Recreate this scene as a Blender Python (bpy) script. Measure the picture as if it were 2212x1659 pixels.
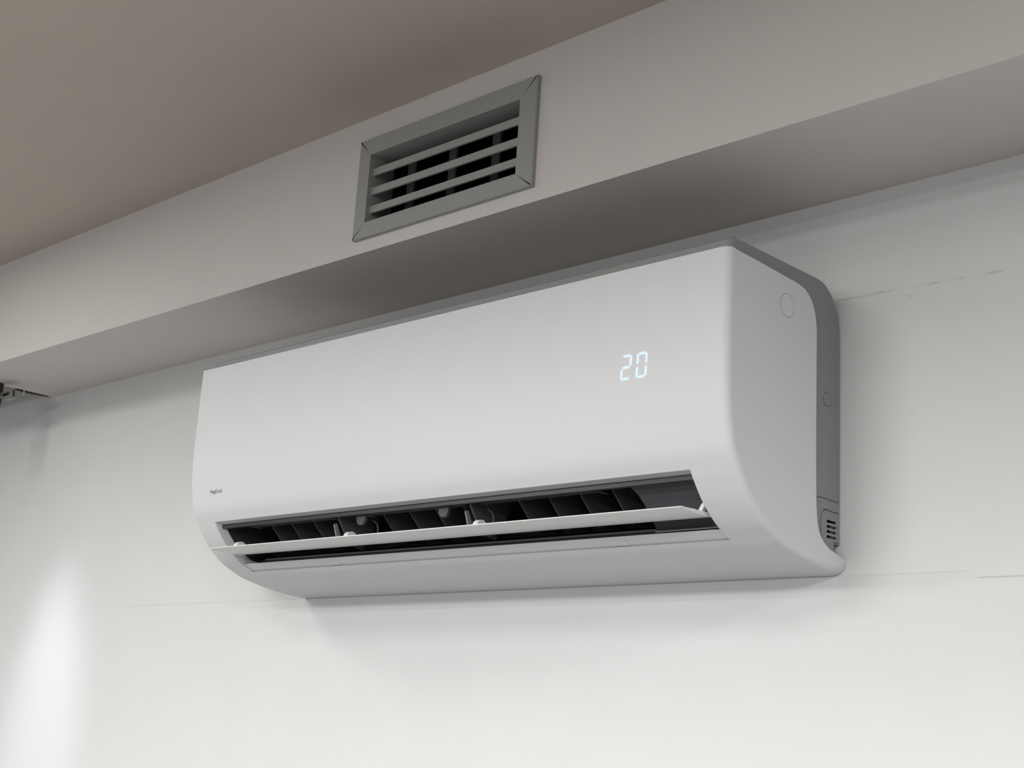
import bpy, bmesh, math
from mathutils import Matrix, Vector
from mathutils.geometry import tessellate_polygon

S = bpy.context.scene
for o in list(bpy.data.objects):
    bpy.data.objects.remove(o)
C = S.collection

# ---------------------------------------------------------------- camera
# axes: x along the wall to the right, y into the wall (wall face at y=0), z up; metres
cam = bpy.data.cameras.new('camera')
cam.sensor_width = 36.0
cam.lens = 3012.0 / 2212.0 * 36.0
cam.clip_start = 0.02
camo = bpy.data.objects.new('camera', cam)
C.objects.link(camo)
R = ((0.7220, 0.6891, 0.0624), (-0.1310, 0.2247, -0.9656), (-0.6794, 0.6890, 0.2525))
camo.matrix_world = Matrix((
    (R[0][0], -R[1][0], -R[2][0], 1.5348),
    (R[0][1], -R[1][1], -R[2][1], -1.1804),
    (R[0][2], -R[1][2], -R[2][2], -0.1798),
    (0, 0, 0, 1)))
S.camera = camo

# ---------------------------------------------------------------- exposure, world, lights
S.view_settings.view_transform = 'Standard'
S.view_settings.look = 'None'
S.view_settings.exposure = 0.0
S.view_settings.gamma = 1.0
S.view_settings.use_curve_mapping = False

w = bpy.data.worlds.new('world')
S.world = w
w.use_nodes = True
w.node_tree.nodes['Background'].inputs[0].default_value = (0.8, 0.9, 1.0, 1)
w.node_tree.nodes['Background'].inputs[1].default_value = 0.3


def area(name, loc, target, sx, sy, power, col=(1, 1, 1)):
    l = bpy.data.lights.new(name, 'AREA')
    l.shape = 'RECTANGLE'
    l.size, l.size_y = sx, sy
    l.energy = power
    l.color = col
    o = bpy.data.objects.new(name, l)
    C.objects.link(o)
    o.location = loc
    d = Vector(target) - Vector(loc)
    o.rotation_euler = d.to_track_quat('-Z', 'Y').to_euler()
    return o


# unseen ceiling panels, plus lower fill lights added to brighten the lower wall
for px_, py_, pz_, pw_ in ((-.55, -.8, .555, 5.5), (.6, -1.3, .555, 9), (2.4, -.7, .555, 13), (2.4, -2.2, .555, 52),
                           (-.50, -1.4, .34, 17), (.6, -1.3, .32, 13), (2.2, -3.4, .32, 190), (2.7, -3.4, .24, 110)):
    area('panel_and_fill_light', (px_, py_, pz_), (px_, py_, -1), 0.4, 0.3, pw_, (1.0, 0.997, 0.99))
# added fill light opposite with no window behind it, lifts the bulkhead face
area('front_fill_light', (0.9, -5.3, 0.2), (0.9, 0.0, 0.2), 3.5, 0.5, 30, (1.0, 0.995, 0.98))
# narrow ceiling spotlight washing the wall at the left
sp = bpy.data.lights.new('spotlight', 'SPOT')
sp.energy = 19
sp.spot_size = math.radians(24)
sp.spot_blend = 1.0
sp.shadow_soft_size = 0.05
sp.color = (0.92, 0.95, 1.0)
spo = bpy.data.objects.new('spotlight', sp)
C.objects.link(spo)
spo.location = (-0.65, -0.36, 0.55)
spo.rotation_euler = (Vector((-0.675, 0.0, -0.16)) - Vector(spo.location)).to_track_quat('-Z', 'Y').to_euler()


# ---------------------------------------------------------------- materials
def mat(name, col, rough=0.5, bump=0.0, scale=200.0, var=0.0, metal=0.0, spec=0.5, emit=0.0):
    m = bpy.data.materials.new(name)
    m.use_nodes = True
    nt = m.node_tree
    b = nt.nodes['Principled BSDF']
    b.inputs['Roughness'].default_value = rough
    b.inputs['Metallic'].default_value = metal
    b.inputs['Specular IOR Level'].default_value = spec
    b.inputs['Base Color'].default_value = (*col, 1)
    tc = nt.nodes.new('ShaderNodeTexCoord')
    nz = nt.nodes.new('ShaderNodeTexNoise')
    nz.inputs['Scale'].default_value = scale
    nz.inputs['Detail'].default_value = 4
    nt.links.new(tc.outputs['Object'], nz.inputs['Vector'])
    if var > 0:
        n2 = nt.nodes.new('ShaderNodeTexNoise')
        n2.inputs['Scale'].default_value = 9
        n2.inputs['Detail'].default_value = 3
        nt.links.new(tc.outputs['Object'], n2.inputs['Vector'])
        r = nt.nodes.new('ShaderNodeMapRange')
        r.inputs['From Min'].default_value = 0.3
        r.inputs['From Max'].default_value = 0.7
        r.inputs['To Min'].default_value = 1 - var
        r.inputs['To Max'].default_value = 1 + var
        nt.links.new(n2.outputs['Fac'], r.inputs['Value'])
        mx = nt.nodes.new('ShaderNodeMix')
        mx.data_type = 'RGBA'
        mx.blend_type = 'MULTIPLY'
        mx.inputs['Factor'].default_value = 1
        mx.inputs['A'].default_value = (*col, 1)
        nt.links.new(r.outputs['Result'], mx.inputs['B'])
        nt.links.new(mx.outputs['Result'], b.inputs['Base Color'])
    if bump > 0:
        bp = nt.nodes.new('ShaderNodeBump')
        bp.inputs['Strength'].default_value = bump
        bp.inputs['Distance'].default_value = 0.001
        nt.links.new(nz.outputs['Fac'], bp.inputs['Height'])
        nt.links.new(bp.outputs['Normal'], b.inputs['Normal'])
    if emit > 0:
        b.inputs['Emission Color'].default_value = (*col, 1)
        b.inputs['Emission Strength'].default_value = emit
    return m


def wall_material():
    """white emulsion; thin pencil lines, a hairline crack and a few specks of the wall's own"""
    m = mat('white_wall_paint', (0.63, 0.63, 0.627), 0.75, 0.12, 260, 0.012, spec=0.25)
    nt = m.node_tree
    b = nt.nodes['Principled BSDF']
    src = b.inputs['Base Color'].links[0].from_socket
    tc = [n for n in nt.nodes if n.type == 'TEX_COORD'][0]
    sep = nt.nodes.new('ShaderNodeSeparateXYZ')
    nt.links.new(tc.outputs['Object'], sep.inputs[0])

    def M(op, a, b_=None, c=None):
        n = nt.nodes.new('ShaderNodeMath')
        n.operation = op
        for i, v in enumerate((a, b_, c)):
            if v is None:
                continue
            if isinstance(v, (int, float)):
                n.inputs[i].default_value = v
            else:
                nt.links.new(v, n.inputs[i])
        return n.outputs[0]

    def noise(scale, detail=3):
        n = nt.nodes.new('ShaderNodeTexNoise')
        n.inputs['Scale'].default_value = scale
        n.inputs['Detail'].default_value = detail
        nt.links.new(tc.outputs['Object'], n.inputs['Vector'])
        return n.outputs['Fac']
    X, Z = sep.outputs['X'], sep.outputs['Z']

    def line(x0, x1, z0, slope, half, strength, wob=0.0, dash=None, fade=0.01):
        zz = M('SUBTRACT', Z, z0)
        if slope:
            zz = M('SUBTRACT', zz, M('MULTIPLY', M('SUBTRACT', X, x0), slope))
        if wob:
            zz = M('ADD', zz, M('MULTIPLY', M('SUBTRACT', noise(18), 0.5), wob))
        v = M('SUBTRACT', 1.0, M('DIVIDE', M('ABSOLUTE', zz), half))
        v = M('MAXIMUM', v, 0.0)
        e = M('MINIMUM', M('DIVIDE', M('SUBTRACT', X, x0), fade), M('DIVIDE', M('SUBTRACT', x1, X), fade))
        e = M('MINIMUM', M('MAXIMUM', e, 0.0), 1.0)
        v = M('MULTIPLY', v, e)
        if dash:
            d = M('MULTIPLY', M('SUBTRACT', noise(dash, 2), 0.42), 6.0)
            v = M('MULTIPLY', v, M('MINIMUM', M('MAXIMUM', d, 0.0), 1.0))
        return M('MULTIPLY', v, strength)

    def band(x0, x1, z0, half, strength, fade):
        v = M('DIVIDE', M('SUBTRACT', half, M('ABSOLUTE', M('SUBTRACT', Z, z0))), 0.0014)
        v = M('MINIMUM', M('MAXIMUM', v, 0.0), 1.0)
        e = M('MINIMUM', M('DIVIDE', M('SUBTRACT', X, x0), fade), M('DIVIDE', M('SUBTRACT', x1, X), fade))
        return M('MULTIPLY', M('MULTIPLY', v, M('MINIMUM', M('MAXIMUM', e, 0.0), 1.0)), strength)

    def speck(x, z, rx, rz, strength):
        d = M('ADD', M('POWER', M('DIVIDE', M('SUBTRACT', X, x), rx), 2.0),
              M('POWER', M('DIVIDE', M('SUBTRACT', Z, z), rz), 2.0))
        return M('MULTIPLY', M('MAXIMUM', M('SUBTRACT', 1.0, d), 0.0), strength)
    tot = line(-0.466, 0.0, -0.0002, 0, 0.0011, 0.16)
    for t in (line(0.80, 0.962, -0.0006, 0, 0.0011, 0.16),
              line(0.9617, 1.25, -0.0067, 0, 0.0011, 0.35),
              line(0.82, 1.02, 0.279, -0.014, 0.0016, 0.32, 0.004, 60, 0.03),
              line(0.822, 0.868, 0.2785, -0.012, 0.0015, 0.28, 0.004, None, 0.012),
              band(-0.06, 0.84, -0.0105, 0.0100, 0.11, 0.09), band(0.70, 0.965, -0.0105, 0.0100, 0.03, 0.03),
              speck(0.9045, 0.2686, 0.002, 0.003, 0.22),
              speck(-0.527, 0.016, 0.002, 0.002, 0.15),
              speck(-0.29, -0.075, 0.0015, 0.0015, 0.25),
              speck(0.05, -0.075, 0.0012, 0.0012, 0.2),
              speck(-0.43, -0.145, 0.0012, 0.0012, 0.25)):
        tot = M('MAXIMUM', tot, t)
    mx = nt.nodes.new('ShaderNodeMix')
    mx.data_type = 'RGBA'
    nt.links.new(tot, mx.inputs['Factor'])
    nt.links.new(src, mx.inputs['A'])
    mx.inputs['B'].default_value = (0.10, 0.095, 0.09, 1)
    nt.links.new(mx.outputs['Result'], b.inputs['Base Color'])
    return m


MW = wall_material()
MP = mat('bulkhead_paint', (0.63, 0.601, 0.578), 0.75, 0.12, 260, 0.012, spec=0.25)
MC = mat('ceiling_paint', (0.54, 0.480, 0.420), 0.85, 0.15, 220, 0.02, spec=0.2)
MR = mat('room_paint', (0.50, 0.50, 0.50), 0.8, 0.1, 200, 0.01, spec=0.2)
MD = mat('dark_room_paint', (0.10, 0.10, 0.10), 0.7, 0.1, 200, 0.01, spec=0.2)
MF = mat('floor_tile', (0.075, 0.074, 0.073), 0.5, 0.1, 60, 0.05)
WP = mat('white_plastic', (0.62, 0.623, 0.627), 0.5, 0.03, 900, spec=0.2)
FP = mat('flap_plastic', (0.66, 0.66, 0.655), 0.38, 0.02, 900, spec=0.4)
GP = mat('grey_plastic', (0.24, 0.24, 0.24), 0.5, 0.05, 900, spec=0.35)
DP = mat('dark_plastic', (0.030, 0.033, 0.038), 0.5, 0.05, 600, spec=0.35)
VP = mat('vane_plastic', (0.045, 0.046, 0.052), 0.5, 0.05, 600, spec=0.35)
MP2 = mat('motor_cover_plastic', (0.065, 0.068, 0.076), 0.5, 0.05, 600, spec=0.35)
GW = mat('wire_grey', (0.06, 0.06, 0.065), 0.45)
LP = mat('lever_plastic', (0.20, 0.20, 0.21), 0.45, 0.03, 600)
ST = mat('ledge_grey', (0.22, 0.24, 0.26), 0.4, 0.03, 600)
VM = mat('vent_grey_metal', (0.315, 0.327, 0.317), 0.45, 0.04, 900, metal=0.0, spec=0.4)
BK = mat('black_void', (0.006, 0.006, 0.009), 0.9, spec=0.1)
LG = mat('logo_grey_print', (0.22, 0.22, 0.22), 0.5)
LED = mat('led_white_blue', (0.72, 0.86, 1.0), 0.5, emit=1.05, spec=0.0)
LED.node_tree.nodes['Principled BSDF'].inputs['Base Color'].default_value = (0.02, 0.02, 0.02, 1)
DM = mat('dark_frame_metal', (0.05, 0.05, 0.048), 0.45, 0.05, 500, metal=0.3)
SM = mat('clip_metal', (0.30, 0.30, 0.29), 0.35, 0.05, 500, metal=0.6)
SL = mat('white_sealant', (0.75, 0.74, 0.72), 0.6)


# ---------------------------------------------------------------- helpers
def obj(name, verts, faces, m, parent=None, smooth=None, flat_ends=False):
    me = bpy.data.meshes.new(name)
    me.from_pydata([tuple(v) for v in verts], [], faces)
    bm = bmesh.new()
    bm.from_mesh(me)
    bmesh.ops.remove_doubles(bm, verts=bm.verts, dist=1e-6)
    bmesh.ops.recalc_face_normals(bm, faces=bm.faces)
    if smooth:
        for f in bm.faces:
            f.smooth = True
        for e in bm.edges:
            if len(e.link_faces) == 2:
                e.smooth = e.calc_face_angle() < math.radians(smooth)
                if flat_ends and any(abs(f.normal.x) > 0.9999 for f in e.link_faces):
                    e.smooth = False
            else:
                e.smooth = False
    bm.to_mesh(me)
    bm.free()
    me.materials.append(m)
    o = bpy.data.objects.new(name, me)
    C.objects.link(o)
    if parent is not None:
        o.parent = parent
        o.matrix_parent_inverse = Matrix.Translation(-parent.location)
    return o


def thing(name, label, cat, loc):
    o = bpy.data.objects.new(name, None)
    C.objects.link(o)
    o.location = loc
    o.empty_display_size = 0.05
    o['label'] = label
    o['category'] = cat
    return o


class MB:
    def __init__(self):
        self.v, self.f = [], []

    def add(self, vs, fs):
        n = len(self.v)
        self.v += [tuple(a) for a in vs]
        self.f += [[i + n for i in f] for f in fs]

    def box(self, x0, x1, y0, y1, z0, z1):
        self.add([(x, y, z) for x in (x0, x1) for y in (y0, y1) for z in (z0, z1)],
                 [(0, 1, 3, 2), (4, 6, 7, 5), (0, 4, 5, 1), (2, 3, 7, 6), (0, 2, 6, 4), (1, 5, 7, 3)])

    def prism_x(self, poly, x0, x1):
        n = len(poly)
        self.add([(x0, y, z) for y, z in poly] + [(x1, y, z) for y, z in poly],
                 [list(range(n)), list(range(2 * n - 1, n - 1, -1))] +
                 [(i, (i + 1) % n, (i + 1) % n + n, i + n) for i in range(n)])

    def prism_dir(self, pts, d):
        n = len(pts)
        d = Vector(d)
        self.add([Vector(p) for p in pts] + [Vector(p) + d for p in pts],
                 [list(range(n)), list(range(2 * n - 1, n - 1, -1))] +
                 [(i, (i + 1) % n, (i + 1) % n + n, i + n) for i in range(n)])

    def plate(self, outline, holes, to3, t):
        """flat plate with holes; to3(a, b, depth) maps to 3-D"""
        loops = [outline] + holes
        tris = tessellate_polygon([[Vector((a, b, 0)) for a, b in l] for l in loops])
        flat = [p for l in loops for p in l]
        n = len(flat)
        vs = [to3(a, b, 0) for a, b in flat] + [to3(a, b, t) for a, b in flat]
        fs = [tuple(x) for x in tris] + [tuple(i + n for i in reversed(x)) for x in tris]
        k = 0
        for l in loops:
            for i in range(len(l)):
                a, b = k + i, k + (i + 1) % len(l)
                fs.append((a, b, b + n, a + n))
            k += len(l)
        self.add(vs, fs)

    def tube(self, pts, r, seg=8):
        vs, fs = [], []
        P = [Vector(p) for p in pts]
        for i, p in enumerate(P):
            d = (P[min(i + 1, len(P) - 1)] - P[max(i - 1, 0)]).normalized()
            a = d.cross(Vector((0.31, 0.2, 0.93))).normalized()
            b = d.cross(a)
            vs += [p + (a * math.cos(2 * math.pi * k / seg) + b * math.sin(2 * math.pi * k / seg)) * r for k in range(seg)]
        for i in range(len(P) - 1):
            for k in range(seg):
                fs.append((i * seg + k, i * seg + (k + 1) % seg, (i + 1) * seg + (k + 1) % seg, (i + 1) * seg + k))
        fs.append(list(range(seg)))
        fs.append([len(P) * seg - 1 - k for k in range(seg)])
        self.add(vs, fs)

    def build(self, name, m, parent=None, smooth=None, flat_ends=False):
        return obj(name, self.v, self.f, m, parent, smooth, flat_ends)


def spline(pts, n=6):
    """Catmull-Rom through pts"""
    out = []
    P = [Vector(p) for p in pts]
    for i in range(len(P) - 1):
        p0 = P[i - 1] if i else P[0] * 2 - P[1]
        p1, p2 = P[i], P[i + 1]
        p3 = P[i + 2] if i + 2 < len(P) else P[-1] * 2 - P[-2]
        for k in range(n):
            t = k / n
            out.append(0.5 * ((2 * p1) + (p2 - p0) * t + (2 * p0 - 5 * p1 + 4 * p2 - p3) * t * t +
                              (3 * p1 - p0 - 3 * p2 + p3) * t ** 3))
    out.append(P[-1])
    return [tuple(p) for p in out]


def arc2(cx, cy, r, a0, a1, n):
    return [(cx + r * math.cos(math.radians(a0 + (a1 - a0) * i / n)),
             cy + r * math.sin(math.radians(a0 + (a1 - a0) * i / n))) for i in range(n + 1)]


def structure(name, mb, m, label=None, parent=None):
    o = mb.build(name, m, parent)
    o['kind'] = 'structure'
    if label:
        o['label'] = label
    return o


W = 0.835
B = 0.1791      # bulkhead depth
ZB = 0.3874     # bulkhead underside
ZC = 0.5676     # ceiling
ZF = -1.95      # floor
XL, XR, YF = -1.6, 3.8, -5.5

# ---------------------------------------------------------------- the room
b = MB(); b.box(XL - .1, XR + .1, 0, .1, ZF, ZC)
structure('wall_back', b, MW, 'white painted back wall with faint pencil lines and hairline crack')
b = MB(); b.box(XL - .1, XR + .1, YF - .1, .1, ZC, ZC + .1)
structure('ceiling', b, MC, 'warm beige ceiling above the bulkhead')
b = MB(); b.box(XL - .1, XR + .1, YF - .1, .1, ZF - .1, ZF)
structure('floor', b, MF, 'grey floor below the frame')
b = MB(); b.box(XL - .1, XL, YF, 0, ZF, ZC)
structure('wall_left', b, MR)
b = MB(); b.box(XR, XR + .1, YF, 0, ZF, ZC)
structure('wall_right', b, MD)
b = MB(); b.box(XL - .1, XR + .1, YF - .1, YF, ZF, ZC)
structure('wall_front', b, MD)

# bulkhead (boxed-in duct) along the top of the wall, with the vent's opening
VX0, VX1, VZ0, VZ1 = 0.2850, 0.5375, 0.4238, 0.5125
BX0 = -0.805
b = MB()
b.plate([(BX0, ZB), (XR, ZB), (XR, ZC), (BX0, ZC)],
        [[(VX0 - .003, VZ0 - .003), (VX1 + .003, VZ0 - .003), (VX1 + .003, VZ1 + .003), (VX0 - .003, VZ1 + .003)]],
        lambda a, c, t: (a, -B + t, c), 0.012)
b.box(BX0, XR, -B + .012, 0, ZB, ZB + .012)
b.box(BX0, BX0 + .012, -B + .012, 0, ZB + .012, ZC)
structure('trim_1', b, MP, 'white plastered bulkhead running along the top of the wall')

# unseen block added past the bulkhead's left end to shade the wall corner
b = MB(); b.box(XL, BX0 - .001, -B, -.125, ZB, ZC)
structure('shade_block', b, MP, 'unseen block shading the wall left of the bulkhead')

# ---------------------------------------------------------------- vent grille
vent = thing('air_vent', 'grey metal vent grille with three slats set in the bulkhead', 'air vent', (0.413, -B, 0.47))
FX0, FX1, FZ0, FZ1 = 0.2637, 0.5624, 0.4042, 0.5350
yf, yb = -B - .006, -B
out = [(FX0, FZ0), (FX1, FZ0), (FX1, FZ1), (FX0, FZ1)]
inn = [(VX0, VZ0), (VX1, VZ0), (VX1, VZ1), (VX0, VZ1)]
g = 0.00008
for i in range(4):
    j = (i + 1) % 4
    o0, o1, i1, i0 = Vector(out[i]), Vector(out[j]), Vector(inn[j]), Vector(inn[i])
    along = (o1 - o0).normalized() * g          # hairline mitre gap
    o0, o1, i1, i0 = o0 + along, o1 - along, i1 - along, i0 + along
    ctr = (o0 + o1) / 2
    q = [o0, o1, i1, i0]
    # outer edge is slightly rounded: face steps in 1 mm
    inw = ((i0 + i1) / 2 - ctr).normalized() * 0.0012
    b = MB()
    vs = [(o0.x, yb, o0.y), (o1.x, yb, o1.y), (o0.x, yf + .0012, o0.y), (o1.x, yf + .0012, o1.y),
          ((o0 + inw).x, yf, (o0 + inw).y), ((o1 + inw).x, yf, (o1 + inw).y),
          (i1.x, yf, i1.y), (i0.x, yf, i0.y), (i1.x, -B + .034, i1.y), (i0.x, -B + .034, i0.y)]
    b.add(vs, [(0, 1, 3, 2), (2, 3, 5, 4), (4, 5, 6, 7), (7, 6, 8, 9), (0, 2, 4, 7, 9), (1, 3, 5, 6, 8), (0, 9, 8, 1)])
    b.build('frame_rail', VM, vent)
sl = None
for zt in (0.4960, 0.4708, 0.4466):
    if sl is None:
        b = MB()
        y0 = -0.1785
        # solid nose, then a thin blade rising to the back
        b.prism_x([(y0, -.0092), (y0, 0), (y0 + .0014, 0), (y0 + .0014, -.0006), (y0 + .0280, .0122), (y0 + .0284, .0112), (y0 + .0026, -.0018), (y0 + .0026, -.0092)], VX0, VX1)
        sl = b.build('slat', VM, vent)
        first = sl
    else:
        sl = first.copy()
        C.objects.link(sl)
    sl.location.z = zt
bar = None
for xc in (0.318, 0.391, 0.464):
    if bar is None:
        b = MB()
        b.prism_dir([(-.006, -.146, VZ0 - .02), (.006, -.146, VZ0 - .02), (.006, -.146, VZ1 + .02), (-.006, -.146, VZ1 + .02)], (0, .003, 0))
        bar0 = bar = b.build('rear_bar', mat('rear_bar_grey', (0.26, 0.25, 0.24), 0.5), vent)
    else:
        bar = bar0.copy()
        C.objects.link(bar)
    bar.location.x = xc
# black lining of the duct behind the grille
b = MB()
x0, x1, z0, z1, ya, yz = VX0 - .002, VX1 + .002, VZ0 - .022, VZ1 + .022, -B + .0345, -.02
b.add([(x0, ya, z0), (x1, ya, z0), (x1, ya, z1), (x0, ya, z1), (x0, yz, z0), (x1, yz, z0), (x1, yz, z1), (x0, yz, z1)],
      [(4, 5, 6, 7), (0, 1, 5, 4), (1, 2, 6, 5), (2, 3, 7, 6), (3, 0, 4, 7)])
b.build('duct_lining', BK, vent)

# ---------------------------------------------------------------- air conditioner
ac = thing('air_conditioner', 'white wall mounted split air conditioner with open flap and lit display', 'air conditioner', (W / 2, 0.0, 0.0))

prof = spline([(-.2025, .2733), (-.2027, .235), (-.2026, .195), (-.2021, .16), (-.1996, .125), (-.1930, .0925), (-.1834, .0740),
               (-.1725, .0588), (-.1595, .0445), (-.1400, .0296), (-.1185, .0195), (-.1039, .0141), (-.0693, .0068), (-.0344, .0022), (-.0120, .0005), (-.0012, .0001)], 8)
iT, iS = 48, 80     # the slot's upper and lower edge on the profile
NP = len(prof)


def normals(pr):
    out = []
    for i in range(len(pr)):
        a, c = Vector(pr[max(i - 1, 0)]), Vector(pr[min(i + 1, len(pr) - 1)])
        t = (c - a).normalized()
        n = Vector((-t.y, t.x))      # left of the direction of travel (down, then back) = inward
        out.append(n)
    return out


nor = normals(prof)
nor[0] = Vector((1, 0))
RR = []
for i in range(NP):      # end radius: tight along the lower edge, wider at the corner by the wall
    if i <= 32:
        RR.append(0.0085)
    elif i <= iS:
        RR.append(0.0085 - 0.0025 * (i - 32) / (iS - 32))
    else:
        t_ = (i - iS) / (NP - 1 - iS)
        RR.append(0.006 + 0.0060 * t_ * t_)
NA = 8
SX0, SX1 = 0.0400, 0.7842
angs = [math.pi / 2 * k / NA for k in range(NA + 1)]
stations = [('L', a) for a in angs] + [('M', SX0 - .001), ('M', SX0), ('M', .25), ('M', .5), ('M', SX1), ('M', SX1 + .001)] + [('R', a) for a in reversed(angs)]
rows = []
for s, a in stations:
    row = []
    for i in range(NP):
        y, z = prof[i]
        if s == 'M':
            x, ins = a, 0.0
        else:
            r = RR[i] * (0.35 if s == 'L' else 1.0)
            # a=0 is the end face, a=90 deg the straight part
            ins = r * (1 - math.sin(a))
            xo = r * (1 - math.cos(a))
            x = xo if s == 'L' else W - xo
        row.append((x, y + nor[i].x * ins, z + nor[i].y * ins))
    rows.append(row)
iL = NA + 2
iR = NA + 5
b = MB()
vs = [p for r in rows for p in r]
fs = []
for k in range(len(rows) - 1):
    for i in range(NP - 1):
        if iL <= k < iR and iT <= i < iS:
            continue
        fs.append((k * NP + i, k * NP + i + 1, (k + 1) * NP + i + 1, (k + 1) * NP + i))
b.add(vs, fs)
# top lip, going back from the front edge
top = [r[0] for r in rows]
topb = [(x, -.1915, z - .0006) for x, y, z in top]
n = len(top)
b.add(top + topb, [(i, i + 1, n + i + 1, n + i) for i in range(n - 1)])
# end faces with their rounded back outline, and the return behind it
back = spline([(-.0050, .0150), (-.0186, .0185), (-.0310, .0220), (-.0425, .0290), (-.0498, .0400), (-.0530, .0600)], 4) + \
    [(-.0540, .10), (-.0545, .163)] + spline([(-.0545, .2290), (-.0570, .2450), (-.0640, .2585), (-.0760, .2670), (-.0920, .2696)], 4) + [(-.151, .2717)]
for x, row, dx in ((0.0, rows[0], .012), (W, rows[-1], -.012)):
    front = [(p[1], p[2]) for p in row]
    loop = front + [(-.0012, front[-1][1] + .003)] + back + [(-.1915, row[0][2] - .0006)]
    b.add([(x, y, z) for y, z in loop], [list(range(len(loop)))])
    bl = [(-.0012, front[-1][1] + .003)] + back + [(-.1915, row[0][2] - .0006)]
    m_ = len(bl)
    b.add([(x, y, z) for y, z in bl] + [(x + dx, y, z) for y, z in bl], [(i, i + 1, m_ + i + 1, m_ + i) for i in range(m_ - 1)])
# thickness of the slot's upper edge and side edges
b.add([(SX0, -.1834, .0740), (SX1, -.1834, .0740), (SX1, -.1725, .0722), (SX0, -.1725, .0722)], [(0, 1, 2, 3)])
seg = prof[iT:iS + 1]
for x in (SX0, SX1):
    a_ = [(x, y, z) for y, z in seg]
    c_ = [(x, y + .013, z + .010) for y, z in seg]
    m_ = len(seg)
    b.add(a_ + c_, [(i, i + 1, m_ + i + 1, m_ + i) for i in range(m_ - 1)])
shell = b.build('front_cover', WP, ac, smooth=40, flat_ends=True)

# lower lip of the outlet, set back a little from the cover
lip = [(-.1166, .0198), (-.1178, .0208), (-.1285, .0256), (-.1302, .0268), (-.1300, .0280), (-.1250, .0288), (-.1125, .0292), (-.1125, .0270)]
b = MB(); b.prism_x(lip, SX0 + .0005, SX1 - .0005)
b.build('outlet_lip', WP, ac, smooth=50)
for xa, xb in ((.6440, .6655), (.2010, .2220)):
    b = MB()
    P = [(-.1194, .0212), (-.1272, .0247)]
    b.add([(xa, P[0][0], P[0][1] - .0004), (xb, P[0][0], P[0][1] - .0004), (xb, P[1][0], P[1][1] - .0004), (xa, P[1][0], P[1][1] - .0004),
           (xa, P[0][0] + .001, P[0][1] + .001), (xb, P[0][0] + .001, P[0][1] + .001), (xb, P[1][0] + .001, P[1][1] + .001), (xa, P[1][0] + .001, P[1][1] + .001)],
          [(0, 1, 2, 3), (4, 7, 6, 5), (0, 4, 5, 1), (1, 5, 6, 2), (2, 6, 7, 3), (3, 7, 4, 0)])
    b.build('screw_cover', WP, ac)

# grey chassis behind the cover
CX0, CX1 = 0.006, W - .006
cp = [(-.190, .255), (-.190, .2850), (-.1888, .2866), (-.187, .2873), (-.115, .2876), (-.046, .2884)] + \
    spline([(-.046, .2884), (-.0330, .2868), (-.0215, .2805), (-.0118, .2695), (-.0052, .2540), (-.0026, .2350)], 4)[1:] + [(-.0020, .10), (-.0018, .0288), (-.0112, .0288), (-.0112, .0180)]
cn = normals(cp)
rr = 0.007
st = [(CX0 + rr * (1 - math.cos(a)), rr * (1 - math.sin(a))) for a in [math.pi / 2 * k / 5 for k in range(6)]]
st = st + [(CX0 + CX1 - x, i_) for x, i_ in reversed(st)]
# only the front face rolls round the corner; the other edges stay crisp
b = MB()
rws = []
for x, ins in st:
    rws.append([(x, y + (ins if y <= -.1885 else 0), z) for y, z in cp])
n = len(cp)
b.add([p for r in rws for p in r], [(k * n + i, k * n + i + 1, (k + 1) * n + i + 1, (k + 1) * n + i)
                                    for k in range(len(rws) - 1) for i in range(n - 1)])
VPL = spline([(-.0030, .0600), (-.0140, .0598), (-.0240, .0604), (-.0300, .0598), (-.0348, .0548), (-.0366, .0410), (-.0340, .0305), (-.0262, .0235), (-.0190, .0205), (-.0125, .0188)], 3)
VPL += [(-.0122, .0285), (-.0122, .0300), (-.0035, .0302)]
hole = [(y * 1.0, z) for y, z in VPL]
for x, hs in ((CX0, []), (CX1, [hole])):
    side = [(p[0] + (rr if p[0] <= -.1885 else 0), p[1]) for p in cp] + [(-.0500, .0160), (-.0900, .0190), (-.1250, .0450), (-.1500, .0800), (-.1830, .1200)]
    if hs:
        b.plate(side, hs, lambda a, c, t: (CX1 - t, a, c), 0.0015)
    else:
        b.plate(side, [], lambda a, c, t: (CX0 + t, a, c), 0.0015)
b.build('chassis', GP, ac, smooth=35, flat_ends=True)

# vented service cover in the chassis, with four slots, and a dark space behind it
cy = sum(p[0] for p in VPL) / len(VPL); cz = sum(p[1] for p in VPL) / len(VPL)
def shrink(pts, d):
    out = []
    for i in range(len(pts)):
        a, p, c = Vector(pts[i - 1]), Vector(pts[i]), Vector(pts[(i + 1) % len(pts)])
        t1, t2 = (p - a).normalized(), (c - p).normalized()
        nn = Vector((-(t1 + t2).y, (t1 + t2).x)).normalized()
        out.append(tuple(p + nn * d))
    return out
pl = shrink(VPL, 0.0009)
slots = []
for k in range(4):
    za = .0506 - k * .0049
    slots.append([(-.0250, za - .0028), (-.0075, za - .0024), (-.0075, za - .0001), (-.0250, za)][::1])
b = MB(); b.plate(pl, slots, lambda a, c, t: (CX1 + .0003 - t, a, c), 0.0016)
b.build('service_cover', GP, ac)
b = MB(); b.box(CX1 - .012, CX1 - .011, -.045, -.003, .015, .068)
b.build('cover_backing', BK, ac)
# fine seam line of the lower chassis piece
seam = spline([(-.0520, .0640), (-.0470, .0668), (-.0400, .0700), (-.0316, .0706), (-.0180, .0704), (-.0040, .0702)], 4)
b = MB(); b.tube([(CX1 - .0001, y, z) for y, z in seam], .00045, 6)
b.build('seam_line', DP, ac)
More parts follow.
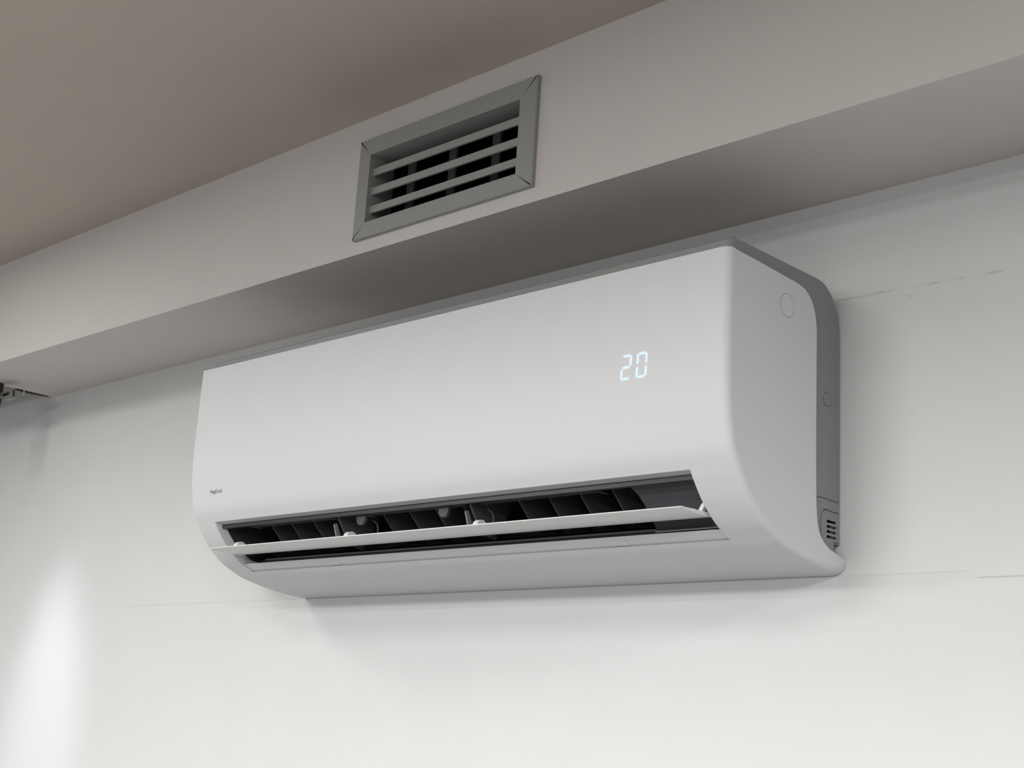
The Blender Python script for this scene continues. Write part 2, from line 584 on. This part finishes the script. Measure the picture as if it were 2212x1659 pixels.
# round knock-outs on the cover side and the chassis side
for (x, y, z, r, m) in ((W, -.107, .2421, .0112, WP), (CX1, -.0251, .1691, .0068, GP)):
    b = MB()
    ring = arc2(0, 0, r, 0, 337.5, 15)
    ring2 = arc2(0, 0, r - .0005, 0, 337.5, 15)
    n = len(ring)
    b.add([(x - .0005, y + a, z + c) for a, c in ring] + [(x + .00025, y + a, z + c) for a, c in ring] + [(x + .00045, y + a, z + c) for a, c in ring2],
          [(i, (i + 1) % n, n + (i + 1) % n, n + i) for i in range(n)] +
          [(n + i, n + (i + 1) % n, 2 * n + (i + 1) % n, 2 * n + i) for i in range(n)] + [list(range(2 * n, 3 * n))])
    b.build('knock_out', m, ac)
    b = MB()
    n = 16
    vs = []
    for rad in (r + .0002, r + .0006):
        vs += [(x + .0001, y + rad * math.cos(math.pi * i / 8), z + rad * math.sin(math.pi * i / 8)) for i in range(16)]
    b.add(vs, [(i, (i + 1) % 16, 16 + (i + 1) % 16, 16 + i) for i in range(16)])
    b.build('knock_out_groove', GP if m is WP else DP, ac)

# ---- the outlet's inside
duct = [(-.1660, .0775), (-.1300, .1150), (-.0900, .1350), (-.0600, .1200), (-.0520, .0900), (-.0700, .0560), (-.0900, .0380), (-.1120, .0330)]
b = MB()
DX0, DX1 = SX0 + .0005, SX1 - .0005
n = len(duct)
b.add([(DX0, y, z) for y, z in duct] + [(DX1, y, z) for y, z in duct], [(i, i + 1, n + i + 1, n + i) for i in range(n - 1)])
for x in (DX0, DX1):
    e = [(-.1700, .0770)] + duct + [(-.1180, .0330), (-.1240, .0345), (-.1450, .0460), (-.1590, .0610)]
    b.add([(x, y, z) for y, z in e], [list(range(len(e)))])
b.build('outlet_duct', DP, ac)
b = MB(); b.box(DX0, DX1, -.1715, -.1660, .0675, .0724)
b.build('outlet_trim', mat('trim_dark_grey', (0.035, 0.035, 0.037), 0.4, 0.03, 600), ac)
b = MB(); b.box(SX0 + .0006, SX1 - .0006, -.1122, -.1105, .0290, .0342)
b.build('drain_riser', DP, ac)
b = MB(); b.box(SX0 + .018, .7000, -.1130, -.1104, .0342, .0360)
b.build('drain_ledge', ST, ac)
b = MB(); b.box(.7004, SX1 - .0010, -.1240, -.1200, .0306, .0318)
b.build('drain_ledge', ST, ac)

# vertical vanes, three banks with a link bar each
va = None
for x in (.1187, .1591, .2017, .3288, .3737, .4161, .4592, .5419, .5842, .6267, .6687):
    if va is None:
        b = MB()
        b.prism_x([(-.1580, .0740), (-.1360, .0530), (-.1200, .0400), (-.0850, .0450), (-.0700, .0800), (-.1000, .1150), (-.1350, .0950)], -.0008, .0008)
        va0 = va = b.build('vane', VP, ac)
    else:
        va = va0.copy()
        C.objects.link(va)
    va.location.x = x
for xa, xb in ((.084, .249), (.301, .468), (.491, .657)):
    b = MB()
    b.box(xa, xb, -.1590, -.1560, .0680, .0696)
    b.box(xa + .002, xa + .005, -.1590, -.1440, .0682, .0694)
    b.box(xb - .005, xb - .002, -.1590, -.1440, .0682, .0694)
    b.build('link_bar', MP2, ac)
# bearing ribs between the banks with the flap's arms beside them
for x in (.259, .4785):
    b = MB()
    b.prism_x([(-.1640, .0720), (-.1560, .0600), (-.1500, .0520), (-.1380, .0400), (-.1200, .0360), (-.0900, .0900), (-.1400, .0850)], x - .0010, x + .0020)
    b.build('bearing_rib', MP2, ac)
    b = MB()
    b.prism_x([(-.1640, .0605), (-.1600, .0620), (-.1500, .0420), (-.1520, .0385), (-.1560, .0385)], x - .0045, x - .0025)
    b.build('flap_arm', LP, ac)
# rounded tabs hanging from the trim
for x in (.3035, .4410):
    b = MB()
    pts = [(x - .0085, -.1640, .0735)] + [(x + .0075 * math.cos(math.radians(a)), -.1640, .0640 + .0075 * math.sin(math.radians(a))) for a in range(180, 361, 20)] + [(x + .0095, -.1640, .0735)]
    b.prism_dir(pts, (0, .004, 0))
    b.build('tab', mat('tab_grey', (0.045, 0.045, 0.048), 0.45), ac, smooth=40)
# thin bent guide wires beside the ribs
for x in (.315, .5005):
    b = MB()
    b.tube([(x - .006, -.150, .0640), (x + .0010, -.150, .0600), (x + .0040, -.150, .0545), (x + .0045, -.150, .0430)], .0009, 6)
    b.build('guide_wire', GW, ac, smooth=60)
# motor cover at the right end with its rounded corner
face = [(.7003, .0318), (.7838, .0318), (.7838, .0790), (.6650, .0790)] + [(.6740, .0785), (.6850, .0755), (.6930, .0705), (.6985, .0630), (.7003, .0550)]
def slope(z):
    return -.118 - (z - .030) * (.046 / .047)
b = MB()
b.prism_dir([(x, slope(z), z) for x, z in face], (0, .06, .02))
b.build('motor_cover', MP2, ac)

# ---- swing flap: a curved blade turned open
R_ = 0.157
fl, n = [], 14
sec_o = []
a0, a1 = -9.0, 22.0
y, z = -.1890, .0392
ds = R_ * math.radians(a1 - a0) / n
for k in range(n + 1):
    th = math.radians(a0 + (a1 - a0) * k / n)
    sec_o.append((y, z, th))
    y += ds * math.cos(th); z += ds * math.sin(th)
low = [(y, z) for y, z, t in sec_o]
upp = []
for k, (y, z, t) in enumerate(sec_o):
    th = .0009 + .0026 * min(1, k / 3.0)
    upp.append((y - th * math.sin(t), z + th * math.cos(t)))
b = MB(); b.prism_x(low + upp[::-1], .0450, .7805)
flap = b.build('swing_flap', FP, ac, smooth=35)
# ears standing on the flap
for x in (.0735, .2885, .4995):
    b = MB()
    b.prism_x([(-.1750, .0400)] + arc2(-.1650, .0420, .0075, 170, 10, 8) + [(-.1550, .0400)], x - .0035, x + .0035)
    b.build('hinge_ear', FP, flap, smooth=40)
# curved white arm at the right end
b = MB()
ro = [(.7838, .0530), (.7790, .0515), (.7745, .0480), (.7722, .0440), (.7715, .0385)]
ri = [(.7838, .0490), (.7805, .0480), (.7775, .0455), (.7760, .0425), (.7755, .0385)]
b.prism_dir([(x, -.1520, z) for x, z in ro + ri[::-1]], (0, .004, 0))
b.build('end_arm', FP, flap, smooth=40)

# ---- temperature display: seven-segment digits shining through the panel
def segs(mb, x0, z0, w, h, on, sh):
    t = .0024
    hs = {'a': (0, h, 1), 'g': (0, h / 2, 1), 'd': (0, 0, 1)}
    def pt(u, v):
        return (x0 + u + sh * v / h, z0 + v)
    for s in on:
        if s in 'agd':
            zc = {'a': h - t / 2, 'g': h / 2, 'd': t / 2}[s]
            e = t * .75
            q = [(e, zc), (e + t * .5, zc + t / 2), (w - e - t * .5, zc + t / 2), (w - e, zc), (w - e - t * .5, zc - t / 2), (e + t * .5, zc - t / 2)]
        else:
            xc = t / 2 if s in 'fe' else w - t / 2
            zl, zh = (h / 2, h) if s in 'fb' else (0, h / 2)
            e = t * .6
            q = [(xc, zl + e * .8), (xc + t / 2, zl + e * 1.4), (xc + t / 2, zh - e * 1.4), (xc, zh - e * .8), (xc - t / 2, zh - e * 1.4), (xc - t / 2, zl + e * 1.4)]
        q = [pt(*p) for p in q]
        mb.prism_dir([(x, -.20295, z) for x, z in q], (0, .0006, 0))
for x0, on in ((.7133, 'abged'), (.7320, 'abcdef')):
    b = MB()
    segs(b, x0, .1618, .0128, .0250, on, .0010)
    d = b.build('display_digit', LED, ac)
    d['label'] = 'glowing pale blue digit ' + ('2' if 'g' in on else '0')

# ---- small grey maker's lettering at the lower left of the panel
cu = bpy.data.curves.new('lettering', 'FONT')
cu.body = 'MagiCool'
cu.size = 0.0062
cu.extrude = 0.00008
to = bpy.data.objects.new('lettering_tmp', cu)
C.objects.link(to)
bpy.context.view_layer.update()
me = bpy.data.meshes.new_from_object(to.evaluated_get(bpy.context.evaluated_depsgraph_get()))
bpy.data.objects.remove(to)
xs = [v.co.x for v in me.vertices]
k = 0.0245 / (max(xs) - min(xs))
T = Vector((0, -.0070, .0325)).normalized()         # up along the panel
N = Vector((0, -.0325, -.0070)).normalized()
for v in me.vertices:
    p = Vector((.0436, -.19725, .1078)) + Vector((1, 0, 0)) * ((v.co.x - min(xs)) * k) + T * (v.co.y) + N * (v.co.z + .0003)
    v.co = p
acc = MB()
o_ = Vector((.0436, -.19725, .1078))
pts_ = [o_ + Vector((1, 0, 0)) * u + T * v + N * .0003 for u, v in ((.0146, .0058), (.0166, .0070), (.0172, .0076), (.0152, .0064))]
acc.prism_dir([tuple(p) for p in pts_], tuple(N * .0001))
acc.build('lettering_accent', LG, ac)
me.materials.append(LG)
lt = bpy.data.objects.new('lettering', me)
C.objects.link(lt)
lt.parent = ac
lt.matrix_parent_inverse = Matrix.Translation(-ac.location)
lt['label'] = 'tiny grey maker lettering'

# ---------------------------------------------------------------- hanging bracket at the far left
post = thing('hanging_bracket', 'dark metal hanging bracket with slotted clip at the left edge under the bulkhead', 'bracket', (-0.80, -.105, ZB))
b = MB(); b.box(-.7960, -.7825, -.108, -.104, .2850, .3520)
b.box(-.8000, -.7900, -.110, -.100, .3520, ZB)
b.build('hanging_arm', DM, post)
b = MB()
cl = [(-.7895, .3590), (-.7480, .3590), (-.7480, .3690), (-.7560, .3705), (-.7895, .3705)]
b.plate(cl, [[(-.7830, .3612), (-.7830, .3672), (-.7560, .3672), (-.7560, .3612)]], lambda a, c, t: (a, -.104 + t, c), .003)
b.box(-.7895, -.7480, -.101, -.088, .3580, .3592)
b.box(-.7895, -.7480, -.101, -.088, .3700, .3712)
b.build('slotted_clip', SM, post)
b = MB(); b.box(-.795, -.752, -.0995, -.096, .3590, .3705)
b.build('clip_backing', DM, post)
# dark bumpy strip along the bulkhead's end with a dried white drip
b = MB()
for i in range(7):
    y0 = -.070 + i * .009
    b.box(-.8085 - .001 * (i % 2), -.803, y0, y0 + .0085, ZB - .0035 + .0004 * i, ZB)
b.build('edge_strip', DM, post)
b = MB(); b.tube([(-.8030, -.055, ZB), (-.8030, -.055, ZB - .004), (-.8028, -.055, ZB - .008)], .0013, 8)
b.build('white_drip', SL, post)
